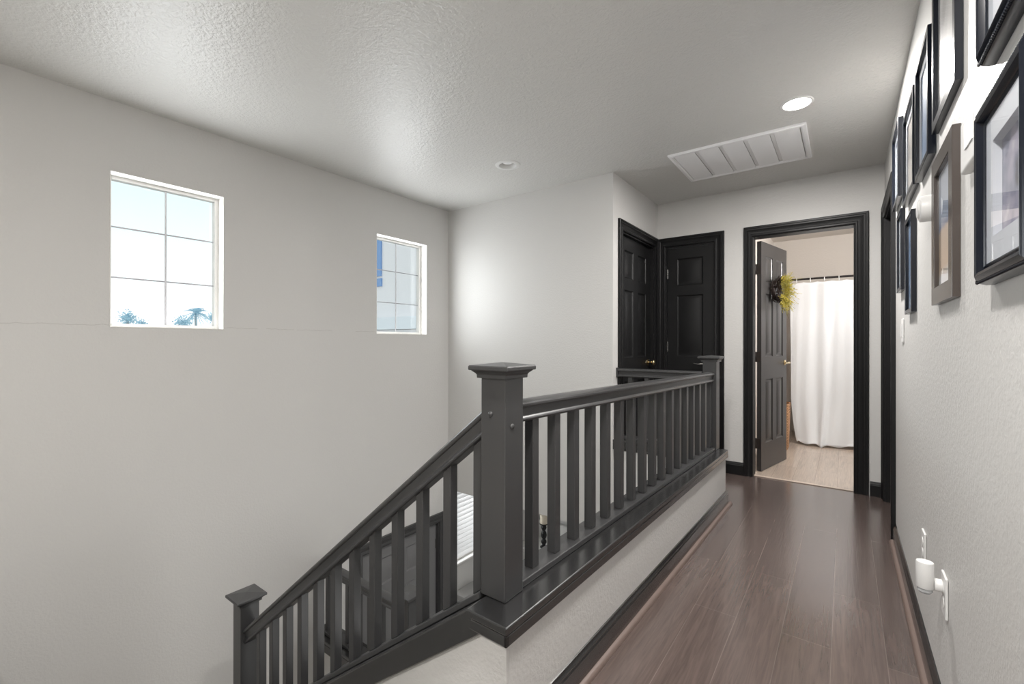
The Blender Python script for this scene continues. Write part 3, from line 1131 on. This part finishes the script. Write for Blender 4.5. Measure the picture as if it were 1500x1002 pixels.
def picture(y0, y1, z0, z1, depth, border, label, fm, pm, matw=0.0, ornate=False, tilt=0.0):
    """framed picture hung on the right wall"""
    t = empty('picture_frame', (XR - 0.0005, (y0 + y1) / 2, z0))
    tag(t, label, 'picture frame', 'framed pictures on the right wall')
    hw, h = (y1 - y0) / 2, z1 - z0
    if ornate:
        P = [(0, 0), (0, 0.010), (0.003, 0.020), (0.009, 0.0265), (0.016, depth), (0.022, depth - 0.002), (0.026, depth - 0.008), (border - 0.008, depth - 0.013), (border - 0.004, depth - 0.010), (border, depth - 0.012), (border, 0.004)]
    else:
        P = [(0, 0), (0, depth - 0.001), (0.001, depth), (border - 0.002, depth), (border, depth - 0.002), (border, 0.004)]
    secs = []
    for s in range(4):
        q = []
        for w_, t_ in P:
            if s == 0:
                q.append((-t_, -hw + w_, w_))
            elif s == 1:
                q.append((-t_, hw - w_, w_))
            elif s == 2:
                q.append((-t_, hw - w_, h - w_))
            else:
                q.append((-t_, -hw + w_, h - w_))
        secs.append(q)
    mb = MB()
    mb.loft(secs, True, False, ring=True)
    f = mb.build('frame', fm, t, smooth=True, angle=22)
    if ornate:
        # fine beading round the outer edge
        mb = MB()
        bd = []
        st = 0.0075
        ny, nz = int(2 * hw / st), int(h / st)
        for i in range(ny + 1):
            yy = -hw + 2 * hw * i / ny
            bd += [(yy, 0.0045), (yy, h - 0.0045)]
        for i in range(1, nz):
            zz_ = h * i / nz
            bd += [(-hw + 0.0045, zz_), (hw - 0.0045, zz_)]
        for (yy, zz_) in bd:
            yy = max(-hw + 0.0045, min(hw - 0.0045, yy))
            zz_ = max(0.0045, min(h - 0.0045, zz_))
            bmesh.ops.create_icosphere(mb.bm, subdivisions=1, radius=0.0031, matrix=Matrix.Translation((-0.0238, yy, zz_)))
        mb.build('beading', M['frame'], f, smooth=True)
    b = border
    if matw:
        mb = MB()
        secs = []
        for wv, tv in ((b, depth - 0.0135 if ornate else depth * 0.45), (b + matw, depth - 0.0135 if ornate else depth * 0.45), (b + matw + 0.002, 0.005)):
            secs.append([(-tv, -hw + wv, wv), (-tv, hw - wv, wv), (-tv, hw - wv, h - wv), (-tv, -hw + wv, h - wv)])
        mb.loft(secs, True, False)
        mb.build('mat_board', M['matboard'], t)
        b = b + matw
    MB().box((-0.0048, -hw + b, b), (-0.0022, hw - b, h - b)).build('print', pm, t)
    gt = depth - 0.0115 if ornate else depth * 0.45 + 0.0008
    bb = border
    mb = MB()
    mb.face(mb.verts([(-gt, -hw + bb, bb), (-gt, hw - bb, bb), (-gt, hw - bb, h - bb), (-gt, -hw + bb, h - bb)]))
    mb.build('glass', M['picglass'], t)
    if tilt:
        t.rotation_euler = (0, tilt, 0)
    return t


PR1 = print_mat('photo_lavender', [(0.03, 0.03, 0.04), (0.20, 0.21, 0.29), (0.38, 0.36, 0.45), (0.66, 0.64, 0.66)], 13, 1)
PR2 = print_mat('photo_grey', [(0.30, 0.30, 0.31), (0.55, 0.55, 0.55), (0.75, 0.74, 0.72)], 6, 2)
PR3 = print_mat('photo_pale', [(0.25, 0.24, 0.23), (0.5, 0.48, 0.45), (0.7, 0.7, 0.68)], 8, 3)
PR4 = mat('photo_warm', (0.6, 0.6, 0.6), 0.35)
_n = PR4.node_tree
_t = _n.nodes.new('ShaderNodeTexCoord')
_s = _n.nodes.new('ShaderNodeSeparateXYZ')
_z = _n.nodes.new('ShaderNodeTexNoise')
_z.inputs['Scale'].default_value = 14
_a = _n.nodes.new('ShaderNodeMath')
_a.operation = 'MULTIPLY_ADD'
_a.inputs[1].default_value = 0.05
_q = _n.nodes.new('ShaderNodeValToRGB')
_q.color_ramp.elements[0].position = 0.10
_q.color_ramp.elements[0].color = (0.72, 0.73, 0.74, 1)
_q.color_ramp.elements[1].position = 0.40
_q.color_ramp.elements[1].color = (0.55, 0.60, 0.70, 1)
for _p, _c in ((0.125, (0.62, 0.45, 0.30, 1)), (0.235, (0.60, 0.47, 0.36, 1)), (0.25, (0.14, 0.22, 0.40, 1)), (0.27, (0.40, 0.48, 0.62, 1))):
    _k = _q.color_ramp.elements.new(_p)
    _k.color = _c
_n.links.new(_t.outputs['Object'], _s.inputs[0])
_n.links.new(_t.outputs['Object'], _z.inputs['Vector'])
_n.links.new(_z.outputs['Fac'], _a.inputs[0])
_n.links.new(_s.outputs['Z'], _a.inputs[2])
_n.links.new(_a.outputs[0], _q.inputs['Fac'])
_n.links.new(_q.outputs['Color'], _n.nodes['Principled BSDF'].inputs['Base Color'])
PR5 = print_mat('photo_blue', [(0.06, 0.12, 0.28), (0.25, 0.38, 0.6), (0.55, 0.62, 0.72)], 7, 5)
picture(0.915, 1.238, 1.662, 2.02, 0.030, 0.036, 'ornate black beaded frame at the top right edge, only its lower corner in view', M['frame'], PR1, 0.045, True)
picture(0.940, 1.253, 1.243, 1.578, 0.030, 0.036, 'ornate black beaded frame with blue sheen, nearest of the lower row', M['frame'], PR1, 0.045, True)
picture(1.530, 1.891, 1.775, 2.27, 0.016, 0.030, 'tall black frame with a pale grey print, the largest and highest of the upper row', M['frame'], PR2, 0.0)
picture(1.565, 1.897, 1.247, 1.680, 0.016, 0.050, 'bronze wide bordered frame in the lower row with a blue and orange print', M['brownframe'], PR4, 0.0)
picture(1.935, 2.262, 1.732, 2.145, 0.021, 0.020, 'black frame of the upper row hung above the round white wall fixture', M['frame'], PR5, 0.03)
picture(2.340, 2.725, 1.750, 2.140, 0.020, 0.020, 'thin black frame with a pale print, second from the doorway end of the upper row', M['frame'], PR3, 0.03)
picture(2.920, 3.262, 1.858, 2.250, 0.022, 0.020, 'farthest black frame of the upper row, beside the black door casing', M['frame'], PR2, 0.03)
picture(2.422, 2.668, 1.258, 1.674, 0.017, 0.018, 'small black frame in the lower row just beyond the round white fixture', M['frame'], PR5, 0.0)
picture(2.840, 3.050, 1.388, 1.778, 0.018, 0.018, 'farthest frame of the lower row, narrow and dark, next to the door casing', M['frame'], PR3, 0.03)

# ---------------------------------------------------------------- small white fixtures on the right wall
RXM = Matrix.Rotation(-PI / 2, 4, 'Y')     # local z -> world -x
t = empty('wall_chime', (XR - 0.0005, 2.02, 1.578))
tag(t, 'round white plastic fixture on the right wall between the lower row frames', 'wall fixture')
MB().lathe([(0.043, 0.0), (0.043, 0.026), (0.041, 0.031), (0.036, 0.033), (0.0005, 0.034)], 36, RXM).build('body', M['plastic'], t, smooth=True)
MB().lathe([(0.030, 0.0335), (0.030, 0.0365), (0.027, 0.038), (0.0005, 0.0385)], 30, RXM).build('face', M['plastic'], t, smooth=True)
t = empty('alarm_box', (XR - 0.0005, 1.36, 1.512))
tag(t, 'white plastic box on the right wall, half hidden by the nearest ornate frame', 'wall box')
MB().box((-0.020, -0.075, 0), (0, 0.075, 0.115)).build('body', M['plastic'], t, bevel=0.006, seg=3)
MB().box((-0.0225, -0.055, 0.04), (-0.0203, 0.02, 0.095)).build('display', M['ventm'], t, bevel=0.001)


def plate(y, zc, label, name, cat, kind):
    t = empty(name, (XR - 0.0005, y, zc))
    tag(t, label, cat, 'white electrical wall plates')
    MB().box((-0.0065, -0.036, -0.058), (0, 0.036, 0.058)).build('cover_plate', M['plastic'], t, bevel=0.003, seg=3)
    if kind == 'switch':
        MB().box((-0.0095, -0.0165, -0.033), (-0.0067, 0.0165, 0.033)).build('rocker', M['plastic'], t, bevel=0.0015)
    else:
        for s in (-1, 1):
            MB().lathe([(0.0165, 0.0066), (0.0165, 0.0082), (0.0005, 0.0085)], 20, Matrix.Translation((0, 0, s * 0.0195)) @ RXM).build('socket', M['plastic'], t)
    return t


plate(2.935, 1.193, 'white light switch plate beside the black casing of the right door', 'light_switch', 'light switch', 'switch')
plate(1.765, 0.413, 'white outlet plate low on the right wall holding the cylindrical night light', 'wall_outlet', 'outlet', 'outlet')
plate(2.185, 0.395, 'white outlet plate low on the right wall beyond the night light', 'wall_outlet', 'outlet', 'outlet')
t = empty('night_light', (0.1865, 1.765, 0.412))
tag(t, 'white cylindrical plug-in night light with clear lens in the low outlet', 'night light')
MB().lathe([(0.0005, 0.012), (0.017, 0.012), (0.0195, 0.010), (0.0205, 0.012), (0.0205, 0.080), (0.019, 0.084), (0.0005, 0.0845)], 32).build('body', M['plastic'], t, smooth=True, angle=35)
MB().lathe([(0.0005, -0.008), (0.012, -0.006), (0.0170, 0.000), (0.0165, 0.0115), (0.0005, 0.0118)], 28).build('lens', M['clear'], t, smooth=True)
MB().lathe([(0.0165, 0.0195), (0.0175, 0.021), (0.0175, 0.0355), (0.0165, 0.0368)], 24, Matrix.Translation((0, 0, 0.024)) @ Matrix.Rotation(PI / 2, 4, 'Y')).build('plug', M['plastic'], t, smooth=True, angle=35)

# ---------------------------------------------------------------- bathroom contents
CY = 5.95
rodz = 1.842
t = empty('curtain_rod', (0.2, CY, rodz))
tag(t, 'dark shower curtain rod across the bathroom', 'curtain rod')
MB().tube([(-0.9495, 0, 0), (0.9795, 0, 0)], 0.0115, 14).build('pole', M['rod'], t, smooth=True)
for s, xx in ((1, -0.9495), (-1, 0.9795)):
    MB().lathe([(0.026, 0), (0.026, 0.006), (0.014, 0.016), (0.0122, 0.02)], 20, Matrix.Translation((xx, 0, 0)) @ Matrix.Rotation(s * PI / 2, 4, 'Y'), caps=False).build('end_flange', M['rod'], t, smooth=True)
# curtain: gathered cloth
random.seed(4)
cx0, cx1 = -0.50, 0.95
mb = MB()
NX, NZ = 260, 60
ztop, zbot = rodz - 0.035, 0.012
rows = []
for j in range(NZ + 1):
    v = j / NZ
    row = []
    for i in range(NX + 1):
        u = i / NX
        x = cx0 + (cx1 - cx0) * u
        amp = 0.006 + 0.010 * min(1, v * 1.3)
        ph = 2.2 * math.sin(v * 2.1 + 0.5)
        y = CY + amp * (0.55 * math.sin(u * 46 + ph * 0.35) + 0.45 * math.sin(u * 71 + 1.3 + v * 1.5) + 0.35 * math.sin(u * 23 + v * 2.6))
        # slack folds near the floor
        k = max(0, (v - 0.72) / 0.28)
        y += -0.035 * k * k * math.sin(u * 17 + 9 * v + 2) - 0.05 * k * k
        x += 0.014 * v * math.sin(u * 31 + v * 3) + 0.03 * k * math.sin(u * 12 + 1.0)
        z = ztop + (zbot - ztop) * v
        if j == 0:
            z -= 0.008 * abs(math.sin((x - cx0) / 0.128 * PI))
        if u < 0.06 and k > 0:
            x += 0.05 * k * k * (1 - u / 0.06) * 0.8
        if j == NZ:
            z += 0.010 * math.sin(u * 20) + 0.012 * math.sin(u * 53)+0.012
        row.append(mb.bm.verts.new((x, y, z)))
    rows.append(row)
for j in range(NZ):
    for i in range(NX):
        mb.face([rows[j][i], rows[j][i + 1], rows[j + 1][i + 1], rows[j + 1][i]])
o = mb.build('shower_curtain', M['curtain'], smooth=True, angle=180)
sol = o.modifiers.new('solid', 'SOLIDIFY')
sol.thickness = 0.0018
sol.offset = 0
tag(o, 'white cloth shower curtain hanging from the dark rod to the floor', 'shower curtain')
# rings
first = None
for k in range(11):
    x = cx0 + 0.064 + 0.128 * k
    if first is None:
        mb = MB()
        pts = [(0, 0.0175 * math.sin(2 * PI * q / 22), 0.0215 * math.cos(2 * PI * q / 22) - 0.0065) for q in range(23)]
        mb.tube(pts, 0.0038, 8)
        first = mb.build('curtain_ring', M['plastic'], smooth=True)
        o = first
    else:
        o = first.copy()
        COL.objects.link(o)
    o.location = (x, CY, rodz - 0.0065)
    tag(o, 'small white ring holding the white shower curtain on its rod', 'curtain ring', 'shower curtain rings')
# basket behind the door
mb = MB()
secs = []
for z, hx_, hy_ in ((0, 0.100, 0.10), (0.02, 0.108, 0.108), (0.45, 0.12, 0.12), (0.475, 0.124, 0.124), (0.49, 0.122, 0.122), (0.49, 0.112, 0.112), (0.03, 0.10, 0.10)):
    s = []
    for i in range(32):
        a = 2 * PI * i / 32
        c, sn = math.cos(a), math.sin(a)
        p = 5
        r = 1 / (abs(c) ** p + abs(sn) ** p) ** (1 / p)
        s.append((hx_ * r * c, hy_ * r * sn, z))
    secs.append(s)
mb.loft(secs)
o = mb.build('wicker_basket', M['wicker'], smooth=True, angle=35)
o.location = (-0.588, 5.58, 0.0045)
tag(o, 'tall tan wicker basket standing behind the open bathroom door', 'basket')
# made-up bar light on the side wall, added unseen to light the bathroom
t = empty('bath_fill_light', (1.1795, 5.0, 1.98))
tag(t, 'added unseen bar light on the bathroom side wall, brightening the bathroom', 'wall light')
MB().box((-0.03, -0.32, -0.05), (0, 0.32, 0.05)).build('back_plate', M['steel'], t, bevel=0.004)
for k in (-1, 0, 1):
    MB().lathe([(0.03, -0.06), (0.045, -0.05), (0.055, 0.05), (0.05, 0.06), (0.0005, 0.062)], 20, Matrix.Translation((-0.09, k * 0.22, 0))).build('shade', emis('bath_fill_shade', (1, 0.96, 0.9), 5.0), t, smooth=True)
area('lamp_light', (-0.16, 0, 0.02), (0, PI / 2 + 0.15, 0), 0.12, 0.6, 40, (1, 0.98, 0.96), t)

# wreath on the bathroom door
leaf = bpy.data.objects['door_1']
wz = 1.605
bpy.context.view_layer.update()
Mw = leaf.matrix_world
wc = Mw @ Vector((0.30, -0.0012, wz))
t = empty('wreath', wc, leaf.rotation_euler.z)
tag(t, 'wreath of dark twigs and yellow foliage hanging on the open bathroom door', 'wreath')
random.seed(11)
mb = MB()
for q in range(16):
    r0 = 0.082 + random.uniform(-0.016, 0.016)
    y0 = -0.022 + random.uniform(-0.013, 0.012)
    a0_ = random.uniform(0, 2 * PI)
    pts = []
    for i in range(25):
        a = a0_ + 2 * PI * i / 24 * 0.96
        rr = r0 + 0.010 * math.sin(3 * a + q)
        pts.append((rr * math.cos(a), y0 + 0.006 * math.sin(5 * a + q * 2), rr * math.sin(a)))
    mb.tube(pts, 0.0045, 5)
for q in range(40):
    a = random.uniform(0.3 * PI, 1.6 * PI)
    p = Vector((0.085 * math.cos(a), -0.03, 0.085 * math.sin(a)))
    d = Vector((math.cos(a) * random.uniform(.2, 1), -random.uniform(0.2, 1), math.sin(a) * random.uniform(.2, 1) + random.uniform(-.3, .3))).normalized()
    mb.tube([p, p + d * 0.03, p + d * 0.055 + Vector((0, 0, 0.008))], [0.004, 0.006, 0.001], 5)
mb.build('twig_ring', M['twig'], t, smooth=True)
for mm, cnt, sd in ((M['fern'], 150, 3), (M['fern2'], 70, 8)):
    random.seed(sd)
    mb = MB()
    for q in range(cnt):
        a = random.uniform(-0.62 * PI, 0.50 * PI)
        rad = random.uniform(0.05, 0.115)
        p = Vector((rad * math.cos(a) + 0.02, -random.uniform(0.03, 0.06), rad * math.sin(a)))
        d = Vector((random.uniform(0.1, 1.0), -random.uniform(0.3, 1.3), math.sin(a) * 1.0 + random.uniform(-.7, .6)))
        d.normalize()
        L = random.uniform(0.05, 0.11)
        if q % 12 == 0:
            L *= 1.5
        bend = Vector((0, 0, -random.uniform(0, 0.035)))
        side = d.cross(Vector((random.uniform(-1, 1), random.uniform(-1, 1), 1))).normalized()
        nrm = d.cross(side)
        # frond: slim tapered stem with leaflets
        prev = p
        for s in range(1, 5):
            f = s / 4
            c = p + d * L * f + bend * f * f
            mb.tube([prev, c], [0.0016, 0.0012], 4)
            for sg in (-1, 1):
                lw = 0.017 * (1.05 - f * 0.7)
                tip = c + (side * sg * 0.9 + d * 0.9).normalized() * lw * 1.4
                mid1 = c + (side * sg + d * 0.3).normalized() * lw * 0.6 + nrm * 0.002
                va = mb.verts([c, mid1, tip, c + d * lw * 0.6])
                mb.face(va)
            prev = c
    mb.build('foliage', mm, t, recalc=False)

# ---------------------------------------------------------------- ground floor things seen between balusters
t = empty('console_table', (XL + 0.16, 3.82, GZ))
tag(t, 'grey console table under the blind covered ground floor window', 'console table')
th = 1.235
MB().box((-0.155, -0.5, th - 0.03), (0.16, 0.5, th)).build('table_top', M['greybench'], t, bevel=0.004)
MB().box((-0.15, -0.48, th - 0.13), (0.14, 0.48, th - 0.031)).build('apron', M['greybench'], t)
for sx_ in (-0.14, 0.13):
    for sy_ in (-0.46, 0.46):
        MB().box((sx_ - 0.012, sy_ - 0.02, 0), (sx_ + 0.012, sy_ + 0.02, th - 0.131)).build('leg', M['greybench'], t)
o = MB().box((-0.03, -0.04, 0), (0.03, 0.04, 0.05)).build('small_box', M['plastic'], bevel=0.006)
o.location = (XL + 0.24, 3.50, GZ + th + 0.0005)
tag(o, 'small white box on the grey console table beneath the blind', 'box')
# white cabinet with raised back
CX, CYB = -2.82, 4.62
t = empty('cabinet', (CX, CYB, GZ))
tag(t, 'white painted cabinet with raised backboard downstairs, glimpsed past the big newel', 'cabinet')
ch = 1.33
MB().box((-0.36, -0.20, 0), (0.62, 0.2, ch - 0.03)).build('body', M['cabinet'], t, bevel=0.004)
MB().box((-0.375, -0.22, ch - 0.029), (0.635, 0.205, ch)).build('worktop', M['cabinet'], t, bevel=0.006)
MB().box((-0.36, 0.16, ch + 0.0005), (0.62, 0.2, ch + 0.21)).build('backboard', M['cabinet'], t, bevel=0.004)
for s in (0, 1):
    d = MB().box((-0.34 + s * 0.475, -0.219, 0.1), (0.125 + s * 0.475, -0.2005, ch - 0.06)).build('door', M['cabinet'], t, bevel=0.004)
    MB().lathe([(0.006, 0), (0.006, 0.014), (0.014, 0.02), (0.0005, 0.028)], 14, Matrix.Translation((0.095 + s * 0.09, -0.2195, 0.8)) @ Matrix.Rotation(PI / 2, 4, 'X')).build('knob', M['steel'], d, smooth=True)
cand = (-2.895, 4.55, GZ + ch)
t = empty('candlestick', (cand[0], cand[1], cand[2] + 0.0005))
tag(t, 'black turned candlestick on the white cabinet, seen right of the big newel', 'candlestick')
prof = [(0.045, 0.0), (0.045, 0.012), (0.024, 0.022), (0.020, 0.04), (0.034, 0.065), (0.030, 0.085), (0.016, 0.10), (0.030, 0.125), (0.036, 0.15), (0.030, 0.18), (0.017, 0.205), (0.030, 0.225), (0.033, 0.245), (0.020, 0.265), (0.028, 0.275), (0.052, 0.28), (0.052, 0.288), (0.0005, 0.289)]
MB().lathe(prof, 24).build('stem', M['blackdoor'], t, smooth=True, angle=50)
o = MB().lathe([(0.0445, 0), (0.045, 0.002), (0.045, 0.100), (0.043, 0.104), (0.0005, 0.101)], 28).build('pillar_candle', M['ivory'], smooth=True)
o.location = (cand[0], cand[1], cand[2] + 0.2902)
tag(o, 'thick ivory pillar candle on the black turned candlestick', 'candle')

# ---------------------------------------------------------------- outside the windows
struct(MB().box((-160, -120, -3.4), (-3.36, 160, -3.1)).build('ground', M['ground']))


def px_dir(u, v):
    return (_r2 * ((u - 750) / FPX) + _f + _u2 * ((501 - v) / FPX))


def at(u, v, fwd):
    return Vector((0, 0, EYE)) + px_dir(u, v) * fwd


def palm(u, v, fwd, R_, label, seed):
    c = at(u, v, fwd)
    t = empty('palm_tree', (c.x, c.y, -3.1))
    tag(t, label, 'tree', 'trees beyond the left window')
    h = c.z + 3.1
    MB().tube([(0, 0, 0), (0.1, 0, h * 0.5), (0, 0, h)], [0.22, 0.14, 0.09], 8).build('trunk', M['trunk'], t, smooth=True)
    random.seed(seed)
    mb = MB()
    for k in range(34):
        a = random.uniform(0, 2 * PI)
        el = random.uniform(-0.5, 1.2)
        d = Vector((math.cos(a) * math.cos(el), math.sin(a) * math.cos(el), math.sin(el)))
        L = R_ * random.uniform(0.8, 1.1)
        prev = Vector((0, 0, h))
        side = d.cross(Vector((0, 0, 1))).normalized()
        for s in range(1, 9):
            f = s / 8
            p = Vector((0, 0, h)) + d * L * f + Vector((0, 0, -L * 0.6 * f * f))
            mb.tube([prev, p], 0.02, 3)
            for sg in (-1, 1):
                ln = L * 0.26 * math.sin(PI * min(f + 0.08, 0.97))
                q = p + side * sg * ln + d * ln * 0.5 - Vector((0, 0, ln * 0.5))
                mb.face(mb.verts([p - d * 0.035 * L, p + d * 0.035 * L, q]))
            prev = p
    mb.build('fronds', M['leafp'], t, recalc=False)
    return t


def tree(u, v, fwd, R_, label, seed):
    c = at(u, v, fwd)
    t = empty('leafy_tree', (c.x, c.y, -3.1))
    tag(t, label, 'tree', 'trees beyond the left window')
    h = c.z + 3.1
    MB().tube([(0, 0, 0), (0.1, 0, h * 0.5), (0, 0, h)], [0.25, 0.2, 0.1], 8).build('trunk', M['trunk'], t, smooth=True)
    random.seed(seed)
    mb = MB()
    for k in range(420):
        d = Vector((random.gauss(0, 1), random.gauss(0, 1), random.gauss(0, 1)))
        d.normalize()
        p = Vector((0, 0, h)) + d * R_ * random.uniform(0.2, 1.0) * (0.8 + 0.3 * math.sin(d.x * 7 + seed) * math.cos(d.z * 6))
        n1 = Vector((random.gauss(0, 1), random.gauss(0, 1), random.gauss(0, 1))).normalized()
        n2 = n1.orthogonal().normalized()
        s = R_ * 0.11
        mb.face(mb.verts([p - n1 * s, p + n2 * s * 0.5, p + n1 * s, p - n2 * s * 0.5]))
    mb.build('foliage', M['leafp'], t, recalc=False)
    return t


palm(287, 459, 40, 1.35, 'pale palm tree beyond the left window, right of its middle bar', 5)
tree(187, 466, 44, 0.95, 'pale leafy tree beyond the left window, at its lower left', 2)
tree(207, 475, 50, 0.8, 'low pale tree top beside the leafy one at the lower left of the left window', 3)
tree(268, 475, 52, 1.3, 'low tree top behind the palm beyond the left window', 4)
tree(312, 466, 47, 0.8, 'small pale tree at the lower right corner of the left window', 6)

# neighbouring house
t = empty('neighbour_house', (-9.0, 9.0, -3.1))
tag(t, 'pale stucco neighbouring house with windows coloured as reflected sky beyond the right stair window', 'house')
MB().box((-6, 0, 0), (5.5, 6, 9)).build('wall', M['stucco'], t)
MB().box((-6.2, -0.5, 4.62), (5.5, -0.001, 4.98)).build('band', M['stucco2'], t)
MB().box((-6.1, -0.4, 0), (5.5, -0.001, 4.61)).build('lower_wall', M['stucco'], t)
for a, b, c, d in ((-3.9, -2.82, 6.35, 8.2), (-3.05, -2.80, 6.02, 6.27)):
    o = MB().box((a, -0.05, c), (b, -0.001, d)).build('window', M['bglass'], t)
